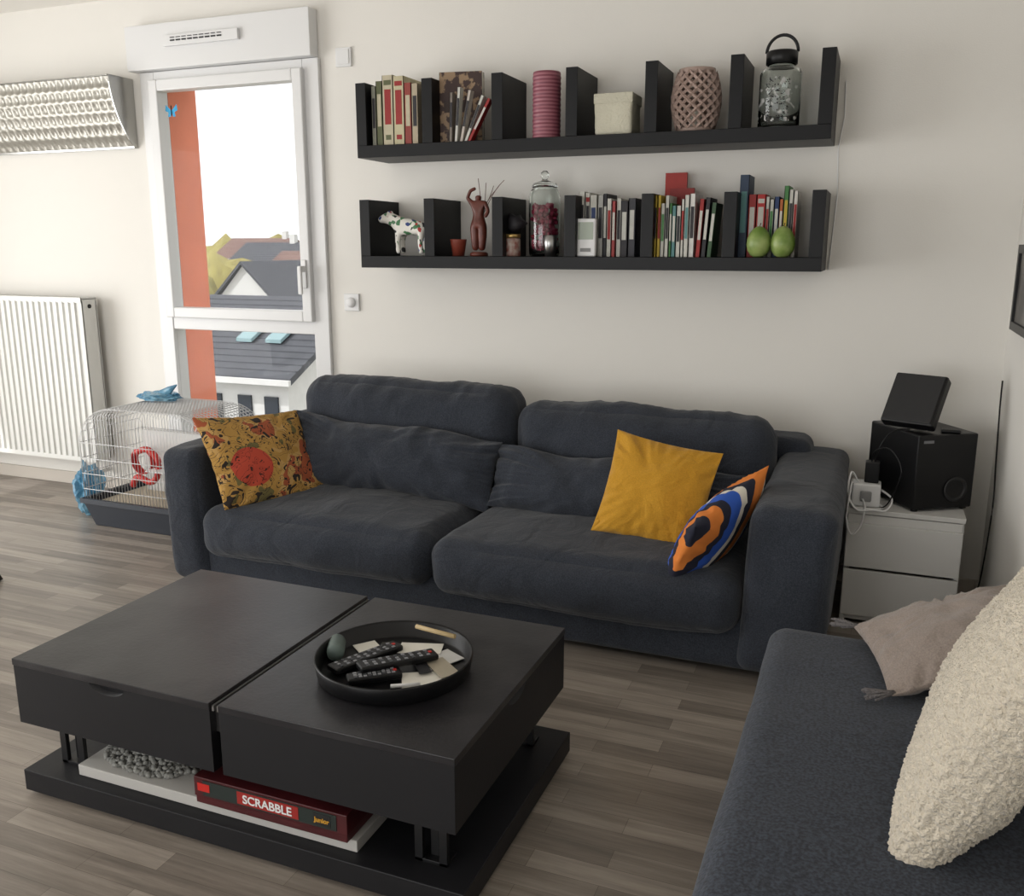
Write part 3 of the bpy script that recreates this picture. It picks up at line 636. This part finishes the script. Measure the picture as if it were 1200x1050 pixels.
for x,y,a,w,h,mt_,z in [(-.93,1.77,.5,.12,.08,M['paper'],.3915),(-.95,1.87,1.1,.11,.07,M['mdf'],.3935),(-1.07,1.90,.2,.12,.05,bm_((70,74,70)),.3915),(-1.02,1.91,.3,.11,.06,M['paper'],.3955),(-.92,1.83,.9,.05,.1,bm_((190,180,160)),.3975),(-1.14,1.86,.9,.06,.09,M['paper'],.393),(-.98,1.83,.7,.03,.12,bm_((40,40,44)),.4)]:
    T=Matrix.Translation((x,y,z))@Matrix.Rotation(a,4,'Z');b.box(-w/2,w/2,-h/2,h/2,0,.002,mt_,T)
b.done('loose_papers')
b=MB();b.tube([(-1.05,1.945,.438),(-.93,1.925,.438)],.006,bm_((200,176,130)),8);b.tube([(-.99,1.70,.397),(-.93,1.735,.397)],.005,M['white'],8);b.done('pens')
MB().lathe([(0,0),(.02,.0),(.022,.01),(.022,.07),(.01,.085),(.01,.1),(0,.1)],bm_((96,110,106)),(-1.185,1.77,.414),24,Matrix.Rotation(.5,4,'Z')@Matrix.Rotation(-math.pi/2,4,'X')).done('small_bottle')
# ---------------------------------------------------------------- nightstand & speakers
r=root('nightstand',(.15,3.69,0));m_=M['mdf']
b=MB();b.box(-.048,-.030,3.465,3.935,0,.44,m_);b.box(.327,.345,3.465,3.935,0,.44,m_);b.box(-.030,.327,3.47,3.935,.02,.04,m_);b.box(-.030,.327,3.92,3.935,.04,.44,m_);b.box(-.050,.348,3.455,3.937,.44,.458,m_);b.done('carcass',r,.002)
b=MB();b.box(-.046,.343,3.448,3.464,.235,.405,m_);b.box(-.046,.343,3.448,3.464,.045,.225,m_);b.box(-.045,.34,3.458,3.470,.405,.437,m_);b.done('drawer_fronts',r,.002)
r=root('subwoofer',(.19,3.66,.458))
T=Matrix.Translation((.19,3.665,.459))@Matrix.Rotation(math.radians(33),4,'Z')
MB().box(-.12,.12,-.15,.15,.008,.285,M['blackp'],T).done('cabinet',r,.006)
b=MB();b.lathe([(.045,0),(.048,.004),(.038,.006),(.034,0),(.030,-.05),(0,-.05)],bm_((40,40,42)),(0,0,0),32,T@Matrix.Translation((.045,-.150,.08))@Matrix.Rotation(math.pi/2,4,'X'))
for q in((-.1,-.13),(.1,-.13),(-.1,.13),(.1,.13)): b.cyl(T@Vector((q[0],q[1],0)),.012,.01,M['blackp'],12)
b.box(-.1,-.06,-.1515,-.15,.255,.265,bm_((130,130,134)),T);b.done('bass_port_and_feet',r)
r=root('speaker',(.15,3.62,.745))
Rm=Matrix.Rotation(math.radians(-24),4,'Z')@Matrix.Rotation(math.radians(-34),4,'X')
zmin=min((Rm@Vector((x,y,z))).z for x in(-.095,.095) for y in(-.024,.03) for z in(0,.205))
T=Matrix.Translation((.128,3.565,.7455-zmin))@Rm
MB().box(-.095,.095,-.02,.03,0,.205,M['blackp'],T).done('cabinet',r,.008);MB().box(-.087,.087,-.024,-.019,.008,.197,bm_((40,40,42)),T).done('grille',r,.002)
MB().tube([T@Vector((0,.03,.11)),(.19,3.72,.75)],.008,M['blackp'],8).tube([(.14,3.66,.75),(.22,3.74,.75)],.007,M['blackp'],8).done('stand',r)
MB().box(.245,.31,3.56,3.61,.745,.757,M['blackp']).done('remote_control',bevel=.004)
r=root('power_strip',(.01,3.53,.458));MB().box(-.04,.06,3.49,3.57,.4585,.545,W).done('cube_socket',r,.006);MB().box(.0,.05,3.515,3.56,.545,.625,M['blackp']).box(-.048,-.03,3.515,3.55,.47,.50,W).box(-.01,.03,3.48,3.491,.48,.52,bm_((150,150,150))).done('plugs',r,.005)
b=MB()
b.spline([(-.03,3.53,.5),(-.04,3.49,.55),(-.045,3.43,.52),(-.05,3.42,.43),(-.03,3.42,.37),(0.0,3.425,.40),(.01,3.435,.47),(.0,3.482,.49)],.0038,W)
b.spline([(-.02,3.51,.545),(-.045,3.48,.59),(-.052,3.44,.52),(-.02,3.43,.464),(.03,3.435,.464),(.07,3.47,.465),(.06,3.51,.47)],.0038,W)
b.spline([(.06,3.53,.52),(.10,3.48,.50),(.08,3.445,.464),(.02,3.44,.466),(-.03,3.45,.464),(-.045,3.55,.464)],.0038,W)
b.spline([(.02,3.53,.62),(.03,3.51,.67),(.08,3.45,.69),(.12,3.42,.62),(.09,3.44,.50),(.06,3.47,.463)],.0025,M['blackp'])
b.spline([(.03,3.53,.62),(.05,3.52,.70),(.09,3.54,.745),(.14,3.56,.75)],.0025,M['blackp']);b.done('power_cable')
b=MB();b.spline([(.462,3.90,.9),(.458,3.85,.8),(.458,3.78,.6),(.455,3.7,.45),(.448,3.72,.2),(.448,3.8,.08)],.003,M['blackp']);b.done('speaker_cable')
r=root('picture_frame',(.455,3.5,1.27));b=MB();x0,x1=.445,.465
b.box(x0,x1,3.22,3.25,1.11,1.41,M['blackp']);b.box(x0,x1,3.72,3.75,1.11,1.41,M['blackp']);b.box(x0,x1,3.25,3.72,1.11,1.14,M['blackp']);b.box(x0,x1,3.25,3.72,1.38,1.41,M['blackp']);b.done('frame',r,.002)
MB().box(.455,.464,3.25,3.72,1.14,1.38,mat('photo_print',(120,116,110),.4,c2=(50,46,46),vscale=6)).done('print',r)
# ---------------------------------------------------------------- ottoman
r=root('ottoman',(.12,1.3,0))
rbox('base',-.185,.44,.22,2.33,.04,.24,.04,M['ott'],r,amp=.003)
rbox('seat_pad',-.200,.45,.2,2.36,.19,.425,.05,M['ott'],r,bulge=(.004,.01,.010),amp=.005,fr=2.5,cuts=44)
b=MB()
for x in(-.12,.38):
    for y in(.35,2.2): b.cyl((x,y,0),.025,.06,M['blackp'],16)
b.done('feet',r)
r=root('taupe_pillow',(.2,2.2,.5))
mt_=basis((.232,2.205,.518),(.075,-.33,0.0),(.34,.08,.13))
pillow('cushion',.38,.41,.12,M['pink'],mt_,50,.014,9,.07,r,crease=.03)
b=MB()
for sx,sy in((-1,-1),(1,-1)):
    p0=mt_@Vector((sx*.18,sy*.19,0));d=Vector((-1,.15 if sx<0 else -.5,-.1)).normalized()
    for i in range(30):
        jit=Vector((random.uniform(-1,1),random.uniform(-1,1),random.uniform(-.3,.8)))*.016
        q=p0+d*.058+jit;q.z=max(q.z,.440);b.tube([p0,p0+d*.018+jit*.3,q],[.006,.004,.0025],M['tassel'],5)
b.done('tassels',r)
mf=mat('sherpa_fleece',(214,203,184),1,bump=1.0,bscale=190,var=.06,vscale=60,sheen=.3)
pillow('fleece_pillow',.57,.55,.20,mf,basis((.272,1.635,.68),(.13,.46,.06),(.17,-.06,.42)),190,.008,6,.05,None,None,.36,.011,105)
# ---------------------------------------------------------------- pet cage
r=root('pet_cage',(-3.25,3.5,0));x0,x1,y0,y1=-3.70,-2.86,3.32,3.76
b=MB()
bot=[(x0+.04,y0+.03,.003),(x1-.04,y0+.03,.003),(x1-.04,y1-.03,.003),(x0+.04,y1-.03,.003)];top=[(x0,y0,.135),(x1,y0,.135),(x1,y1,.135),(x0,y1,.135)]
b.poly(bot,M['cagebase'])
for i in range(4): b.poly([bot[i],bot[(i+1)%4],top[(i+1)%4],top[i]],M['cagebase'])
b.box(x0-.01,x1+.01,y0-.01,y0+.01,.125,.15,M['cagebase']);b.box(x0-.01,x1+.01,y1-.01,y1+.01,.125,.15,M['cagebase']);b.box(x0-.01,x0+.01,y0,y1,.125,.15,M['cagebase']);b.box(x1-.01,x1+.01,y0,y1,.125,.15,M['cagebase'])
b.box(x0+.03,x1-.03,y0+.03,y1-.03,.09,.12,mat('wood_shavings',(190,180,162),.95,bump=1,bscale=80))
b.done('plastic_tray',r,fix=False)
HT=.44;HA=.18
def arch(x):
    t=(x-x0)/(x1-x0);e=min(t,1-t)*(x1-x0);rr=.22
    return HT+ (HA*math.sqrt(max(0,1-(1-min(e,rr)/rr)**2)))
b=MB();wm=M['wire'];nx=42
for i in range(nx+1):
    x=x0+.01+i*(x1-x0-.02)/nx;h=arch(x)
    b.tube([(x,y0+.005,.14),(x,y0+.005,h-.03),(x,y0+.03,h),(x,y1-.03,h),(x,y1-.005,h-.03),(x,y1-.005,.14)],.0019,wm,4)
for z in(.2,.28,.36,.44): b.tube([(x0+.01,y0+.004,z),(x1-.01,y0+.004,z),(x1-.01,y1-.004,z),(x0+.01,y1-.004,z)],.0022,wm,4,True)
for j in range(18):
    y=y0+.01+j*(y1-y0-.02)/17
    b.tube([(x0+.01,y,.14),(x0+.01,y,HT)]+[(x0+.01+.22*(1-math.cos(a)),y,HT+HA*math.sin(a)) for a in [math.pi/2*k/6 for k in range(1,7)]]+[(x1-.23,y,HT+HA)]+[(x1-.01-.22*(1-math.cos(a)),y,HT+HA*math.sin(a)) for a in [math.pi/2*(6-k)/6 for k in range(1,6)]]+[(x1-.01,y,.14)],.0019,wm,4)
b.done('wire_cover',r)
b=MB();b.spline([(-3.50,3.46,.2),(-3.46,3.46,.25),(-3.38,3.46,.23),(-3.33,3.46,.27),(-3.32,3.46,.35),(-3.38,3.46,.40),(-3.46,3.46,.38)],.016,M['redp'],12)
b.tube([(-3.2,3.5,.12),(-3.2,3.5,.3)],.012,W,8);b.box(-3.35,-3.1,3.4,3.65,.30,.306,W);b.box(-3.14,-3.02,3.42,3.56,.12,.22,M['mdf']);b.box(-3.6,-3.2,3.66,3.70,.12,.45,M['mdf'])
b.lathe([(.065,0),(.07,.0),(.07,.05),(.065,.05)],M['redp'],(-3.54,3.62,.3),28,Matrix.Rotation(math.pi/2,4,'X'),closed=True);b.done('tubes_and_shelf',r)
def bag(name,c,r0,sc,ears=()):
    b=MB();b.ico(c,r0,M['bluebag'],4,.3,sc,fr=4,ridge=True)
    for e_ in ears: b.tube([c,tuple(c[i]+e_[i]*.6 for i in range(3)),tuple(c[i]+e_[i] for i in range(3))],[.03,.018,.004],M['bluebag'],6)
    b.done(name)
bag('plastic_bag',(-3.42,3.62,.648),.085,(1.5,.8,.30),[(.14,-.03,.07)])
bag('plastic_bag',(-3.84,3.50,.14),.11,(.72,.7,1.25))
# ---------------------------------------------------------------- chair at the left (mostly out of frame)
r=root('dining_chair',(-3.8,2.35,0))
rbox('seat',-4.05,-3.6,2.1,2.55,.43,.48,.02,M['blackp'],r,cuts=12)
rbox('backrest',-4.05,-3.98,2.1,2.55,.55,.90,.02,M['blackp'],r,cuts=12)
b=MB()
for sx,sy in((-1,-1),(1,-1),(-1,1),(1,1)):
    b.tube([(-3.825+sx*.18,2.325+sy*.18,.44),(-3.825+sx*(.42 if sx>0 else .24),2.325+sy*.26,.004)],[.018,.011],M['blackm'],12)
b.tube([(-4.02,2.2,.46),(-4.02,2.2,.6)],.012,M['blackm'],8);b.tube([(-4.02,2.45,.46),(-4.02,2.45,.6)],.012,M['blackm'],8)
b.done('legs',r)
# ---------------------------------------------------------------- lights & world
wd=bpy.data.worlds.new('world');S.world=wd;wd.use_nodes=True;bg=wd.node_tree.nodes['Background'];bg.inputs[0].default_value=(.96,.98,1,1);bg.inputs[1].default_value=1.3
def area(name,loc,rot,sx,sy,e,c=(1,1,1)):
    l=bpy.data.lights.new(name,'AREA');l.shape='RECTANGLE';l.size=sx;l.size_y=sy;l.energy=e;l.color=c;o=bpy.data.objects.new(name,l);o.location=loc;o.rotation_euler=rot;COL.objects.link(o)
area('daylight_left_opening',(XL-.25,1.05,1.15),(0,-math.pi/2,0),2.2,3.6,132,(1,.988,.962))
area('daylight_front_opening',(-2.5,YB-.25,1.15),(math.pi/2,0,0),4.1,2.2,68,(1,.99,.97))
sl=bpy.data.lights.new('sun','SUN');sl.energy=2.2;sl.angle=.02;so=bpy.data.objects.new('sun',sl);so.rotation_euler=Vector((.45,.55,-.8)).to_track_quat('-Z','Y').to_euler();COL.objects.link(so)
# ---------------------------------------------------------------- camera
cd=bpy.data.cameras.new('camera');co=bpy.data.objects.new('camera',cd);COL.objects.link(co)
co.location=(0,0,1.4);co.rotation_euler=(math.radians(90-12.5),0,math.radians(21.9));cd.sensor_width=36;cd.lens=36*1060/1200;cd.clip_start=.02;cd.clip_end=500
S.camera=co
S.view_settings.view_transform='Standard'
